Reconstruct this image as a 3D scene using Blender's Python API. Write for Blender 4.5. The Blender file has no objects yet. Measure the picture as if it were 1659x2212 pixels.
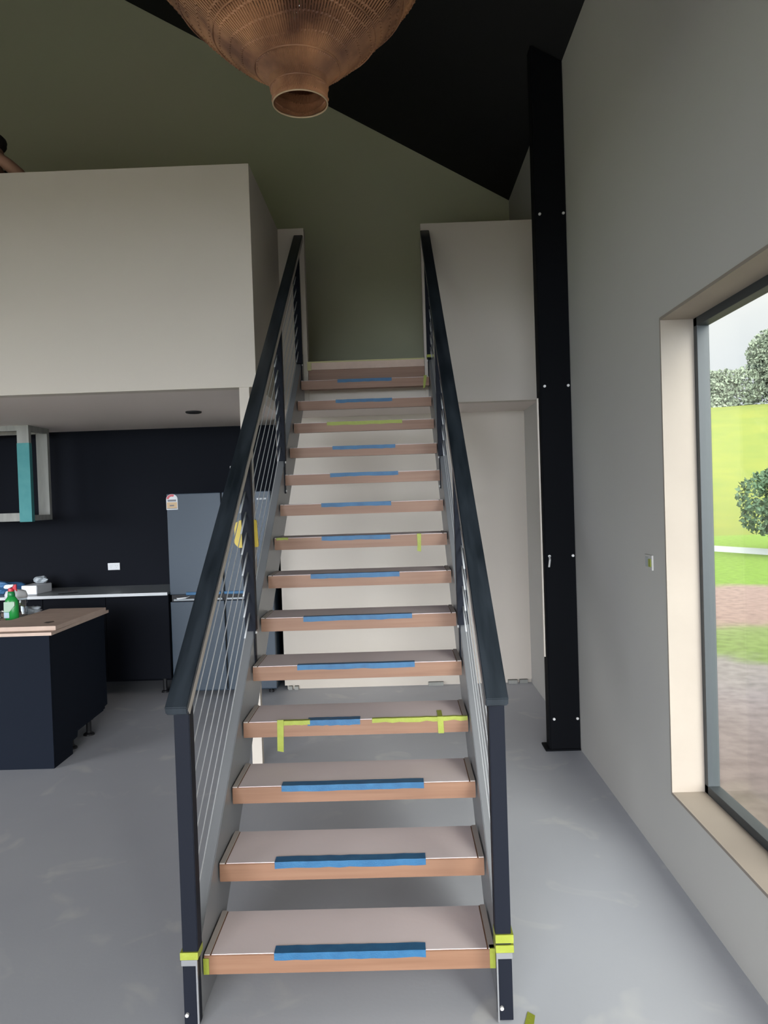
import bpy, bmesh, math, random
from mathutils import Vector, Matrix
random.seed(7)
C = bpy.context.scene.collection
scene = bpy.context.scene

# ------------------------------------------------------------------ camera
cam_data = bpy.data.cameras.new('camera')
cam = bpy.data.objects.new('camera', cam_data); C.objects.link(cam)
R_ = Vector((0.99934186, 0.01568499, -0.03270810))
U_ = Vector((0.03239740, 0.01967005, 0.99928149))
B_ = Vector((0.01631709, -0.99968349, 0.01914895))
m = Matrix.Identity(4)
for i in range(3):
    m[i][0] = R_[i]; m[i][1] = U_[i]; m[i][2] = B_[i]
m.translation = Vector((0.2006, -2.4536, 1.6471))
cam.matrix_world = m
cam_data.sensor_fit = 'VERTICAL'; cam_data.sensor_height = 36.0
cam_data.lens = 1660 * 36.0 / 2212
cam_data.clip_start = 0.05; cam_data.clip_end = 600
scene.camera = cam

# ------------------------------------------------------------------ world, light, exposure
scene.view_settings.view_transform = 'Standard'
scene.view_settings.look = 'None'
scene.view_settings.gamma = 1.0
scene.view_settings.use_curve_mapping = False
scene.view_settings.exposure = 0.26
SKY_STRENGTH = 0.78; SUN_GLOW = 32.0; SUN_FROM = 0.55
w = bpy.data.worlds.new('world'); scene.world = w; w.use_nodes = True
nt = w.node_tree; nt.nodes.clear()
out = nt.nodes.new('ShaderNodeOutputWorld'); bg = nt.nodes.new('ShaderNodeBackground')
tc = nt.nodes.new('ShaderNodeTexCoord'); sep = nt.nodes.new('ShaderNodeSeparateXYZ')
rp = nt.nodes.new('ShaderNodeValToRGB'); nz = nt.nodes.new('ShaderNodeTexNoise')
mx = nt.nodes.new('ShaderNodeMix'); mx.data_type = 'RGBA'; mx.blend_type = 'MULTIPLY'
rp.color_ramp.elements[0].position = 0.0; rp.color_ramp.elements[0].color = (0.80, 0.86, 0.95, 1)
rp.color_ramp.elements[1].position = 0.3; rp.color_ramp.elements[1].color = (0.90, 0.86, 0.80, 1)
nz.inputs['Scale'].default_value = 2.2; nz.inputs['Detail'].default_value = 4
r2 = nt.nodes.new('ShaderNodeValToRGB')
r2.color_ramp.elements[0].position = 0.35; r2.color_ramp.elements[0].color = (0.86, 0.89, 0.94, 1)
r2.color_ramp.elements[1].position = 0.6; r2.color_ramp.elements[1].color = (1, 1, 1, 1)
L = nt.links.new
L(tc.outputs['Generated'], sep.inputs[0]); L(sep.outputs['Z'], rp.inputs[0])
L(tc.outputs['Generated'], nz.inputs['Vector']); L(nz.outputs['Fac'], r2.inputs[0])
mx.inputs[0].default_value = 1.0
# overcast sky: three times brighter overhead than at the horizon, brightest where the sun stands behind the cloud
dot = nt.nodes.new('ShaderNodeVectorMath'); dot.operation = 'DOT_PRODUCT'
dot.inputs[1].default_value = Vector((-0.16, -0.92, 0.25)).normalized()
m1 = nt.nodes.new('ShaderNodeMapRange'); m1.interpolation_type = 'SMOOTHSTEP'
m1.inputs['From Min'].default_value = SUN_FROM; m1.inputs['From Max'].default_value = 1.0
m1.inputs['To Min'].default_value = 0.0; m1.inputs['To Max'].default_value = SUN_GLOW
m2 = nt.nodes.new('ShaderNodeMapRange'); m2.inputs['From Max'].default_value = 1.0
m2.inputs['To Min'].default_value = 1.0; m2.inputs['To Max'].default_value = 2.8
ma = nt.nodes.new('ShaderNodeMath'); ma.operation = 'ADD'
mb = nt.nodes.new('ShaderNodeMath'); mb.operation = 'MULTIPLY'; mb.inputs[1].default_value = SKY_STRENGTH
nt.links.new(tc.outputs['Generated'], dot.inputs[0]); nt.links.new(dot.outputs['Value'], m1.inputs['Value'])
nt.links.new(sep.outputs['Z'], m2.inputs['Value'])
nt.links.new(m1.outputs[0], ma.inputs[0]); nt.links.new(m2.outputs[0], ma.inputs[1])
nt.links.new(ma.outputs[0], mb.inputs[0]); nt.links.new(mb.outputs[0], bg.inputs[1])
L(rp.outputs[0], mx.inputs[6]); L(r2.outputs[0], mx.inputs[7]); L(mx.outputs[2], bg.inputs[0])
L(bg.outputs[0], out.inputs[0])


def portal(name, loc, rot, sx, sy):
    d = bpy.data.lights.new(name, 'AREA'); d.shape = 'RECTANGLE'; d.size = sx; d.size_y = sy
    o = bpy.data.objects.new(name, d); C.objects.link(o); o.location = loc; o.rotation_euler = rot
    d.cycles.is_portal = True
    return o


# sky portals in the openings of the house (they only guide the sky light)
PI = math.pi
portal('window_portal', (1.53, -1.1, 1.36), (0, PI / 2, 0), 2.1, 3.9)
portal('rear_window_portal', (1.53, -4.1, 1.36), (0, PI / 2, 0), 2.1, 1.3)
portal('rear_door_portal', (-1.6, -8.1, 1.55), (PI / 2, 0, 0), 5.2, 3.1)
portal('added_opening_portal', (-7.45, -1.65, 1.3), (0, -PI / 2, 0), 2.6, 6.3)


# ------------------------------------------------------------------ materials
def mat(name, col, rough=0.6, metal=0.0, noise=None, bump=0.0, bscale=200, spec=0.5):
    """noise = (scale, amount, second colour) ; object-space procedural variation"""
    mm = bpy.data.materials.new(name); mm.use_nodes = True
    n = mm.node_tree; b = n.nodes['Principled BSDF']
    b.inputs['Roughness'].default_value = rough; b.inputs['Metallic'].default_value = metal
    b.inputs['Specular IOR Level'].default_value = spec
    b.inputs['Base Color'].default_value = (*col, 1)
    t = n.nodes.new('ShaderNodeTexCoord')
    if noise:
        sc, amt, c2 = noise[:3]
        mp = n.nodes.new('ShaderNodeMapping'); nn = n.nodes.new('ShaderNodeTexNoise')
        nn.inputs['Scale'].default_value = 1.0; nn.inputs['Detail'].default_value = 6
        s = sc if isinstance(sc, tuple) else (sc, sc, sc)
        mp.inputs['Scale'].default_value = s
        rr = n.nodes.new('ShaderNodeValToRGB')
        rr.color_ramp.elements[0].position = 0.5 - amt; rr.color_ramp.elements[0].color = (*col, 1)
        rr.color_ramp.elements[1].position = 0.5 + amt; rr.color_ramp.elements[1].color = (*c2, 1)
        n.links.new(t.outputs['Object'], mp.inputs[0]); n.links.new(mp.outputs[0], nn.inputs[0])
        n.links.new(nn.outputs[0], rr.inputs[0]); n.links.new(rr.outputs[0], b.inputs['Base Color'])
    if bump:
        n2 = n.nodes.new('ShaderNodeTexNoise'); n2.inputs['Scale'].default_value = bscale
        bp = n.nodes.new('ShaderNodeBump'); bp.inputs['Strength'].default_value = bump
        bp.inputs['Distance'].default_value = 0.002
        n.links.new(t.outputs['Object'], n2.inputs[0]); n.links.new(n2.outputs[0], bp.inputs['Height'])
        n.links.new(bp.outputs[0], b.inputs['Normal'])
    return mm


M = {}
M['white'] = mat('white_paint', (0.64, 0.575, 0.50), 0.75, noise=(1.3, 0.25, (0.61, 0.55, 0.48)), bump=0.1)
M['soffit'] = mat('white_plaster', (0.78, 0.70, 0.65), 0.85)
M['shaded_wall'] = mat('shaded_white_paint', (0.53, 0.515, 0.485), 0.75, noise=(0.8, 0.25, (0.50, 0.49, 0.465)), bump=0.1)  # same white paint; shade of the unlit side is put into the colour
M['green'] = mat('olive_green_paint', (0.44, 0.47, 0.31), 0.8, noise=(0.5, 0.3, (0.50, 0.48, 0.345)), bump=0.1)
M['navy'] = mat('near_black_navy_paint', (0.0038, 0.005, 0.009), 0.7, spec=0.12)
M['black'] = mat('black_paint', (0.014, 0.014, 0.0145), 0.85, spec=0.25)
M['steelblack'] = mat('black_steel_paint', (0.005, 0.0055, 0.007), 0.7, spec=0.06)
# floor: trowelled concrete with dusty patches
M['floor'] = mat('dusty_concrete', (0.44, 0.46, 0.515), 0.5, noise=(1.6, 0.35, (0.50, 0.52, 0.565)), bump=0.15, bscale=60)
fn = M['floor'].node_tree; fb = fn.nodes['Principled BSDF']
src = fb.inputs['Base Color'].links[0].from_socket
tcf = fn.nodes.new('ShaderNodeTexCoord'); nf = fn.nodes.new('ShaderNodeTexNoise')
nf.inputs['Scale'].default_value = 3.4; nf.inputs['Detail'].default_value = 3; nf.inputs['Distortion'].default_value = 0.8
rf = fn.nodes.new('ShaderNodeValToRGB'); rf.color_ramp.elements[0].position = 0.60; rf.color_ramp.elements[1].position = 0.72
rf.color_ramp.elements[0].color = (0, 0, 0, 1); rf.color_ramp.elements[1].color = (0.45, 0.45, 0.45, 1)
mf = fn.nodes.new('ShaderNodeMix'); mf.data_type = 'RGBA'
fn.links.new(tcf.outputs['Object'], nf.inputs[0]); fn.links.new(nf.outputs[0], rf.inputs[0])
fn.links.new(rf.outputs[0], mf.inputs[0]); fn.links.new(src, mf.inputs[6])
mf.inputs[7].default_value = (0.70, 0.70, 0.68, 1)
fn.links.new(mf.outputs[2], fb.inputs['Base Color'])
M['tread_wood'] = mat('oiled_hardwood', (0.28, 0.148, 0.086), 0.5, noise=((2.2, 60, 60), 0.3, (0.205, 0.098, 0.052)))
M['cover'] = mat('pink_paper_cover', (0.72, 0.62, 0.62), 0.85, noise=(4, 0.3, (0.67, 0.575, 0.575)), bump=0.2, bscale=40)
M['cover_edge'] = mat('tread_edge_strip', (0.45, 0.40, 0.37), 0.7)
M['stringer'] = mat('grey_primed_steel', (0.25, 0.255, 0.265), 0.35, metal=0.15, noise=(3, 0.3, (0.21, 0.215, 0.225)))
M['rail'] = mat('charcoal_stained_timber', (0.010, 0.014, 0.018), 0.33, noise=((26, 3.0, 3.0), 0.16, (0.032, 0.040, 0.049)))
M['post'] = mat('charcoal_painted_post', (0.009, 0.011, 0.018), 0.55, spec=0.12)
M['wire'] = mat('stainless_wire', (0.55, 0.56, 0.58), 0.35, metal=0.25)
M['chrome'] = mat('bright_bolt', (0.75, 0.74, 0.72), 0.35, metal=0.3)
M['blue_tape'] = mat('blue_masking_tape', (0.008, 0.085, 0.20), 0.5, noise=(22, 0.25, (0.02, 0.13, 0.27)), bump=0.4)
M['yellow_tape'] = mat('yellow_green_tape', (0.24, 0.28, 0.018), 0.5, noise=(25, 0.3, (0.32, 0.36, 0.045)), bump=0.4)
M['pale_tape'] = mat('pale_masking_tape', (0.50, 0.46, 0.22), 0.6)
M['yellow'] = mat('yellow_plastic', (0.70, 0.52, 0.07), 0.5)
M['fridge'] = mat('blue_grey_brushed_steel', (0.026, 0.044, 0.066), 0.42, metal=0.08)
M['dark_gap'] = mat('black_rubber', (0.006, 0.006, 0.008), 0.6)
M['bench'] = mat('pale_grey_laminate', (0.30, 0.33, 0.35), 0.35)
M['bench_edge'] = mat('white_edge_band', (0.62, 0.64, 0.65), 0.5)
M['island'] = mat('navy_melamine', (0.0045, 0.0075, 0.015), 0.6, spec=0.1)
M['chip'] = mat('raw_chipboard', (0.66, 0.50, 0.41), 0.8, noise=(14, 0.3, (0.56, 0.42, 0.34)), bump=0.3, bscale=300)
M['chip_edge'] = mat('chipboard_edge', (0.55, 0.38, 0.24), 0.85)
M['stud'] = mat('weathered_primed_stud', (0.36, 0.36, 0.33), 0.8, noise=((20, 20, 3), 0.25, (0.25, 0.25, 0.23)))
M['teal'] = mat('teal_wrap', (0.05, 0.25, 0.26), 0.7, noise=(14, 0.3, (0.08, 0.30, 0.30)))
M['plate'] = mat('white_switch_plastic', (0.70, 0.71, 0.72), 0.4)
M['reveal'] = mat('cream_primed_reveal', (0.33, 0.285, 0.24), 0.6, noise=(1.2, 0.2, (0.26, 0.22, 0.185)))
M['alu'] = mat('dark_grey_aluminium', (0.035, 0.042, 0.047), 0.5, metal=0.1)
M['weave'] = mat('brown_rattan', (0.42, 0.20, 0.095), 0.6, noise=(6, 0.14, (0.12, 0.048, 0.025)))
M['weave_pale'] = mat('pale_cane_rim', (0.42, 0.30, 0.18), 0.6)
M['skin'] = mat('skin', (0.42, 0.23, 0.16), 0.6)
M['hair'] = mat('dark_hair', (0.010, 0.007, 0.006), 0.6)
M['shirt'] = mat('black_cotton', (0.010, 0.012, 0.015), 0.9)
M['trouser'] = mat('dark_work_trousers', (0.03, 0.03, 0.035), 0.9)
M['shoe'] = mat('brown_boot_leather', (0.09, 0.05, 0.03), 0.6)
M['green_liquid'] = mat('green_cleaner', (0.015, 0.27, 0.05), 0.25)
M['green_dark'] = mat('dark_green_neck', (0.01, 0.22, 0.06), 0.3)
M['red'] = mat('red_trigger', (0.60, 0.03, 0.05), 0.35)
M['white_plastic'] = mat('white_plastic', (0.75, 0.76, 0.78), 0.4)
M['label'] = mat('pale_green_label', (0.40, 0.55, 0.42), 0.5)
M['label_blue'] = mat('blue_white_label', (0.42, 0.55, 0.62), 0.5)
M['grey_sheet'] = mat('crumpled_grey_plastic', (0.36, 0.40, 0.43), 0.4)
M['blue_cloth'] = mat('blue_plastic', (0.05, 0.16, 0.33), 0.6)
M['steel_sink'] = mat('brushed_steel', (0.45, 0.45, 0.44), 0.25, metal=0.9)
M['tan'] = mat('tan_sticker', (0.62, 0.44, 0.26), 0.6)
M['pink'] = mat('red_pink_print', (0.62, 0.12, 0.14), 0.6)
M['print'] = mat('grey_print', (0.20, 0.20, 0.22), 0.6)
M['foliage'] = mat('tree_leaves', (0.085, 0.11, 0.075), 0.9, noise=(0.4, 0.25, (0.14, 0.165, 0.12)))
M['foliage_dark'] = mat('bush_leaves', (0.03, 0.062, 0.035), 0.9, noise=(1.5, 0.25, (0.065, 0.11, 0.055)))
M['bark'] = mat('bark', (0.14, 0.10, 0.08), 0.9)
M['kerb'] = mat('pale_concrete', (0.34, 0.36, 0.38), 0.8)


def clear_mat(name, tint, gloss):
    mm = bpy.data.materials.new(name); mm.use_nodes = True
    n = mm.node_tree; n.nodes.clear()
    o = n.nodes.new('ShaderNodeOutputMaterial'); tr = n.nodes.new('ShaderNodeBsdfTransparent')
    g = n.nodes.new('ShaderNodeBsdfGlossy'); x = n.nodes.new('ShaderNodeMixShader')
    tr.inputs[0].default_value = (*tint, 1); g.inputs['Roughness'].default_value = 0.03
    x.inputs[0].default_value = gloss
    n.links.new(tr.outputs[0], x.inputs[1]); n.links.new(g.outputs[0], x.inputs[2]); n.links.new(x.outputs[0], o.inputs[0])
    return mm


M['pane'] = clear_mat('window_glass', (0.96, 0.98, 0.97), 0.06)
M['clear'] = clear_mat('clear_plastic', (0.72, 0.76, 0.78), 0.16)
M['bulb'] = clear_mat('bulb_glass', (0.80, 0.76, 0.70), 0.18)

# outdoor ground: bands of grass, soil and gravel by distance from the house
gm = bpy.data.materials.new('outdoor_ground'); gm.use_nodes = True
g = gm.node_tree; gb = g.nodes['Principled BSDF']; gb.inputs['Roughness'].default_value = 1.0
gb.inputs['Specular IOR Level'].default_value = 0.1
gt = g.nodes.new('ShaderNodeTexCoord'); dv = g.nodes.new('ShaderNodeVectorMath'); dv.operation = 'LENGTH'
mpn = g.nodes.new('ShaderNodeMapping'); mpn.inputs['Location'].default_value = (-0.2, 2.45, 0)
mpn.inputs['Scale'].default_value = (1, 1, 0)
n1 = g.nodes.new('ShaderNodeTexNoise'); n1.inputs['Scale'].default_value = 0.9; n1.inputs['Detail'].default_value = 5
ad = g.nodes.new('ShaderNodeMath'); ad.operation = 'MULTIPLY_ADD'; ad.inputs[1].default_value = 2.4; 
md = g.nodes.new('ShaderNodeMath'); md.operation = 'MULTIPLY'
dd = g.nodes.new('ShaderNodeMath'); dd.operation = 'DIVIDE'; dd.inputs[1].default_value = 40
rg = g.nodes.new('ShaderNodeValToRGB')
el = rg.color_ramp.elements
stops = [(0.0, (0.143, 0.153, 0.086)), (0.135, (0.135, 0.131, 0.086)), (0.165, (0.150, 0.120, 0.117)), (0.235, (0.173, 0.153, 0.160)),
         (0.262, (0.165, 0.153, 0.149)), (0.275, (0.112, 0.161, 0.046)), (0.315, (0.128, 0.168, 0.062)), (0.335, (0.195, 0.139, 0.124)),
         (0.43, (0.199, 0.146, 0.133)), (0.45, (0.112, 0.190, 0.032)), (0.60, (0.120, 0.197, 0.035)), (0.9, (0.128, 0.204, 0.039))]
el[0].position = stops[0][0]; el[0].color = (*stops[0][1], 1)
el[1].position = stops[-1][0]; el[1].color = (*stops[-1][1], 1)
for s, c in stops[1:-1]:
    e = el.new(s); e.color = (*c, 1)
n2g = g.nodes.new('ShaderNodeTexNoise'); n2g.inputs['Scale'].default_value = 7; n2g.inputs['Detail'].default_value = 8
mg = g.nodes.new('ShaderNodeMix'); mg.data_type = 'RGBA'; mg.blend_type = 'MULTIPLY'; mg.inputs[0].default_value = 0.6
rg2 = g.nodes.new('ShaderNodeValToRGB'); rg2.color_ramp.elements[0].position = .3; rg2.color_ramp.elements[0].color = (0.55, 0.55, 0.55, 1)
rg2.color_ramp.elements[1].position = .62; rg2.color_ramp.elements[1].color = (1.1, 1.1, 1.1, 1)
K = g.links.new
K(gt.outputs['Object'], mpn.inputs[0]); K(mpn.outputs[0], dv.inputs[0]); K(gt.outputs['Object'], n1.inputs[0])
K(n1.outputs[0], ad.inputs[0]); K(dv.outputs['Value'], ad.inputs[2]); K(ad.outputs[0], dd.inputs[0]); K(dd.outputs[0], rg.inputs[0])
K(gt.outputs['Object'], n2g.inputs[0]); K(n2g.outputs[0], rg2.inputs[0]); K(rg.outputs[0], mg.inputs[6]); K(rg2.outputs[0], mg.inputs[7])
K(mg.outputs[2], gb.inputs['Base Color'])
M['ground'] = gm
M['hill'] = mat('hillside_pasture', (0.150, 0.168, 0.040), 1.0, noise=(0.35, 0.22, (0.115, 0.148, 0.040)), spec=0.1)


# ------------------------------------------------------------------ mesh helpers
def box(bm, x0, x1, y0, y1, z0, z1, bev=0.0):
    vs = [bm.verts.new((x, y, z)) for z in (z0, z1) for y in (y0, y1) for x in (x0, x1)]
    fs = [(0, 2, 3, 1), (4, 5, 7, 6), (0, 1, 5, 4), (2, 6, 7, 3), (0, 4, 6, 2), (1, 3, 7, 5)]
    ff = [bm.faces.new([vs[i] for i in f]) for f in fs]
    if bev > 0:
        es = list({e for f in ff for e in f.edges})
        bmesh.ops.bevel(bm, geom=es, offset=bev, segments=2, affect='EDGES', profile=0.6)
    return bm


def prism(bm, pts, a, b, axis='z', bev=0.0):
    """pts = 2D outline; extruded from a to b along axis"""
    def P(u, v, t):
        return {'z': (u, v, t), 'x': (t, u, v), 'y': (u, t, v)}[axis]
    A = [bm.verts.new(P(u, v, a)) for u, v in pts]; Bv = [bm.verts.new(P(u, v, b)) for u, v in pts]
    n = len(pts); ff = [bm.faces.new(A[::-1]), bm.faces.new(Bv)]
    for i in range(n):
        ff.append(bm.faces.new((A[i], A[(i + 1) % n], Bv[(i + 1) % n], Bv[i])))
    if bev > 0:
        es = list({e for f in ff for e in f.edges})
        bmesh.ops.bevel(bm, geom=es, offset=bev, segments=2, affect='EDGES')
    return bm


def tube(bm, pts, r, n=8, closed=False, cap=True):
    pts = [Vector(p) for p in pts]; k = len(pts); rings = []
    rr = r if isinstance(r, (list, tuple)) else [r] * k
    prev = None
    for i, p in enumerate(pts):
        if closed: d = pts[(i + 1) % k] - pts[i - 1]
        else: d = pts[min(i + 1, k - 1)] - pts[max(i - 1, 0)]
        d.normalize()
        ref = prev if prev is not None else (Vector((0, 0, 1)) if abs(d.z) < .9 else Vector((1, 0, 0)))
        u = (ref - d * ref.dot(d)).normalized(); v = d.cross(u); prev = u
        rings.append([bm.verts.new(p + (u * math.cos(2 * PI * j / n) + v * math.sin(2 * PI * j / n)) * rr[i]) for j in range(n)])
    for i in range(k if closed else k - 1):
        a, b = rings[i], rings[(i + 1) % k]
        for j in range(n):
            bm.faces.new((a[j], a[(j + 1) % n], b[(j + 1) % n], b[j]))
    if not closed and cap:
        bm.faces.new(rings[0][::-1]); bm.faces.new(rings[-1])
    return bm


def lathe(bm, prof, c=(0, 0, 0), n=24, sx=1, sy=1):
    rings = []
    for r, z in prof:
        rings.append([bm.verts.new((c[0] + r * sx * math.cos(2 * PI * j / n), c[1] + r * sy * math.sin(2 * PI * j / n), c[2] + z)) for j in range(n)])
    for a, b in zip(rings, rings[1:]):
        for j in range(n):
            bm.faces.new((a[j], a[(j + 1) % n], b[(j + 1) % n], b[j]))
    bm.faces.new(rings[0][::-1]); bm.faces.new(rings[-1])
    return bm


def obj(name, bm, m_, parent=None, smooth=False, weld=False):
    bmesh.ops.recalc_face_normals(bm, faces=bm.faces)
    me = bpy.data.meshes.new(name); bm.to_mesh(me); bm.free()
    if smooth:
        for p in me.polygons: p.use_smooth = True
    me.materials.append(m_)
    o = bpy.data.objects.new(name, me); C.objects.link(o)
    if parent:
        o.parent = parent
        o.matrix_parent_inverse = Matrix.Translation(root_loc(parent)).inverted()
    return o


def root_loc(o):
    v = Vector(o.location)
    return v if o.parent is None else Vector((0, 0, 0)) if False else v + (root_loc(o.parent) if False else Vector((0, 0, 0)))


def thing(name, label, cat, loc=(0, 0, 0), group=None):
    o = bpy.data.objects.new(name, None); C.objects.link(o); o.location = loc
    o.empty_display_size = 0.1
    o['label'] = label; o['category'] = cat
    if group: o['group'] = group
    return o


def tag(o, label, cat, group=None):
    o['label'] = label; o['category'] = cat
    if group: o['group'] = group
    return o


def struct(name, bm, m_, **k):
    o = obj(name, bm, m_, **k); o['kind'] = 'structure'; return o


NB = bmesh.new
def B(*a, **k): return box(NB(), *a, **k)


# ------------------------------------------------------------------ the setting
XR = 1.325                       # right wall face
YB = 4.69                        # back wall face
SL = 0.566                       # roof slope
def zc(x): return 4.34 + (XR - x) * SL if x > -3.0 else 4.34 + (XR + 3.0) * SL - (-3.0 - x) * SL
struct('floor', B(-7.5, 1.6, -8.2, 4.9, -0.2, 0.0), M['floor'])
# right wall with two openings (window_1 seen, window_2 behind the camera)
W1 = (-3.0, 0.79, 0.353, 2.358); W2 = (-4.7, -3.5, 0.353, 2.358)
bm = NB()
X0, X1 = XR, XR + 0.18
box(bm, X0, X1, -8.2, YB, 0.0, 0.353); box(bm, X0, X1, -8.2, YB, 2.358, 4.40)
for a, b in ((-8.2, W2[0]), (W2[1], W1[0]), (W1[1], YB)): box(bm, X0, X1, a, b, 0.353, 2.358)
struct('wall_right', bm, M['shaded_wall'])
prof = [(-7.5, 2.50), (XR + .18, 2.50), (XR + .18, 4.25), (XR, zc(XR)), (-3.0, zc(-3.0)), (-7.5, zc(-7.5))]
struct('wall_back_upper', prism(NB(), prof, YB, YB + .15, 'y'), M['green'])
struct('wall_back_kitchen', B(-7.5, XR + .18, YB, YB + .15, 0, 2.5), M['navy'])
# rear wall behind the camera, wide door opening
bm = NB()
prism(bm, [(-7.5, 2.95), (XR + .18, 2.95), (XR + .18, 4.25), (XR, zc(XR)), (-3.0, zc(-3.0)), (-7.5, zc(-7.5))], -8.2, -8.05, 'y')
box(bm, -7.5, -4.2, -8.2, -8.05, 0, 2.95); box(bm, 1.0, XR + .18, -8.2, -8.05, 0, 2.95)
struct('wall_front', bm, M['white'])
bm = NB()
box(bm, -7.5, -7.3, -8.05, -4.8, 0, 4.4); box(bm, -7.5, -7.3, 1.5, YB, 0, 4.4); box(bm, -7.5, -7.3, -4.8, 1.5, 2.6, 4.4)  # unseen opening in the left wall, added to brighten the floor there
struct('wall_left', bm, M['white'])
bm = NB()
prism(bm, [(XR + .2, zc(XR) - .2 * SL), (-3.0, zc(-3.0)), (-3.0, zc(-3.0) + .15), (XR + .2, zc(XR) + .05)], -8.2, YB + .15, 'y')
prism(bm, [(-3.0, zc(-3.0)), (-7.5, zc(-7.5)), (-7.5, zc(-7.5) + .15), (-3.0, zc(-3.0) + .15)], -8.2, YB + .15, 'y')
struct('ceiling', bm, M['black'])
# loft: slab, soffit and parapets
ZS, ZL, ZP = 2.355, 2.70, 3.722
bm = NB()
box(bm, -7.3, -0.74, 2.39, YB, ZS + .012, ZL - .02); box(bm, -0.74, XR, 3.55, YB, ZS + .012, ZL - .02)
struct('floor_loft', bm, M['soffit'])
bm = NB()
box(bm, -7.3, -0.74, 2.39, YB, ZS, ZS + .012); box(bm, -0.74, XR, 3.55, YB, ZS, ZS + .012)
struct('ceiling_kitchen', bm, M['soffit'])
bm = NB()
box(bm, -7.3, -0.64, 2.29, 2.39, ZS, ZP); box(bm, -0.74, -0.64, 2.39, 3.45, ZS, ZP)
struct('wall_loft_left', bm, M['white'])
bm = NB()
box(bm, -0.74, -0.442, 3.45, 3.55, ZS, ZP); box(bm, 0.452, XR, 3.45, 3.55, ZS, ZP)
box(bm, -0.442, 0.452, 3.47, 3.55, ZS, ZL - .14)
struct('wall_loft_landing', bm, M['white'])
# wall under the landing
bm = NB()
box(bm, -0.82, XR, 4.20, 4.30, 0.035, ZS); box(bm, -0.80, XR, 4.22, 4.30, 0.0, 0.035)
struct('wall_under_landing', bm, M['white'])
for i, (a, b) in enumerate(((-0.79, -0.755), (-0.735, -0.70), (0.43, 0.56), (1.12, 1.2), (1.22, 1.29))):
    o = obj('timber_packer', B(a, b, 4.185 - .01 * (i % 2), 4.219, 0.0, 0.03), M['stud'])
    tag(o, ['pale packer at the foot of the white wall, nearest the fridge', 'second pale packer from the fridge at the foot of the white wall',
            'long pale packer under the white wall beyond the right stringer', 'broken packer at the wall foot right of the stairs, left one',
            'broken packer at the wall foot right of the stairs, in the corner'][i], 'packer')

# window_1: reveal lining, frame, mullion, pane
def window(name, y0, y1, z0, z1, mull):
    t = bpy.data.objects.new(name, None); C.objects.link(t); t.location = (XR, (y0 + y1) / 2, z0); t['kind'] = 'structure'
    bm = NB(); d = .012; xr = XR + .135
    box(bm, XR - .002, xr, y1 - d, y1, z0, z1); box(bm, XR - .002, xr, y0, y0 + d, z0, z1)
    box(bm, XR - .002, xr, y0 + d, y1 - d, z0, z0 + d); box(bm, XR - .002, xr, y0 + d, y1 - d, z1 - d, z1)
    obj('window_reveal', bm, M['reveal'], t)
    bm = NB(); f = .035
    for (a, b, c, e) in ((y0, y0 + f + d, z0, z1), (y1 - f - d, y1, z0, z1), (y0, y1, z0, z0 + f + d), (y0, y1, z1 - f - d, z1)):
        box(bm, xr, xr + .05, a, b, c, e, .002)
    obj('window_frame', bm, M['alu'], t)
    if mull is not None:
        obj('window_mullion', B(xr + .005, xr + .045, mull - .008, mull + .008, z0 + f, z1 - f), M['alu'], t)
    obj('window_pane', B(xr + .022, xr + .028, y0 + f, y1 - f, z0 + f, z1 - f), M['pane'], t)
window('window_1', *W1, -0.02)
window('window_2', *W2, None)

# ------------------------------------------------------------------ black steel column
t = thing('steel_column', 'tall black steel column against the right wall, floor to roof', 'column', (1.23, 2.47, 0))
ztop = zc(1.14) + .02
bm = NB()
prism(bm, [(1.135, 0.012), (1.322, 0.012), (1.322, zc(1.322) - .01), (1.135, zc(1.135) - .01)], 2.42, 2.432, 'y')
prism(bm, [(1.135, 0.012), (1.322, 0.012), (1.322, zc(1.322) - .01), (1.135, zc(1.135) - .01)], 2.518, 2.53, 'y')
prism(bm, [(1.128, 0.012), (1.142, 0.012), (1.142, zc(1.142) - .01), (1.128, zc(1.128) - .01)], 2.428, 2.53, 'y')
obj('column_shaft', bm, M['steelblack'], t)
obj('base_plate', B(1.10, 1.322, 2.41, 2.56, 0, .012, .002), M['steelblack'], t)
for x in (1.158, 1.306):
    for z in (0.204, 1.24, 2.313, 3.39):
        bm = NB(); tube(bm, [(x, 2.421, z), (x, 2.411, z)], .0085, 10)
        if x < 1.2 and 1 < z < 2:
            tube(bm, [(x, 2.411, z), (x - .004, 2.385, z - .02), (x - .012, 2.375, z - .065)], .006, 8)
        obj('bolt', bm, M['chrome'], t)
tag(obj('corner_bead', B(1.109, 1.119, 2.43, 2.45, 0.60, 2.24), M['white']),
    'thin pale corner bead running up the left edge of the black column', 'trim strip')

# ------------------------------------------------------------------ staircase
G = 0.2466; RI = 0.18; S = RI / G; HW = 0.4706
st = thing('staircase', 'open timber staircase with grey steel stringers climbing to the loft landing', 'staircase')
def stringer(x0, x1):
    top, bot = .245, -.11
    pts = [(-0.034, 0.0), (0.17, 0.0), (3.46, 3.46 * S + bot), (3.46, 3.46 * S + top), (3.40, 3.40 * S + top), (-0.034, -0.034 * S + top)]
    return prism(NB(), pts, x0, x1, 'x', .003)
obj('stringer', stringer(-.520, -.476), M['stringer'], st)
obj('stringer', stringer(.476, .520), M['stringer'], st)
tapes = {1: (-.242, .249), 2: (-.273, .264), 3: (-.279, .272), 4: (-.20, .02), 5: (-.269, .26), 6: (-.265, .259), 7: (-.251, .205), 8: (-.212, .162),
         9: (-.232, .171), 10: (-.196, .218), 11: (-.196, .206), 12: (-.248, .258), 13: (-.202, .195), 14: (-.202, .196)}
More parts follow.
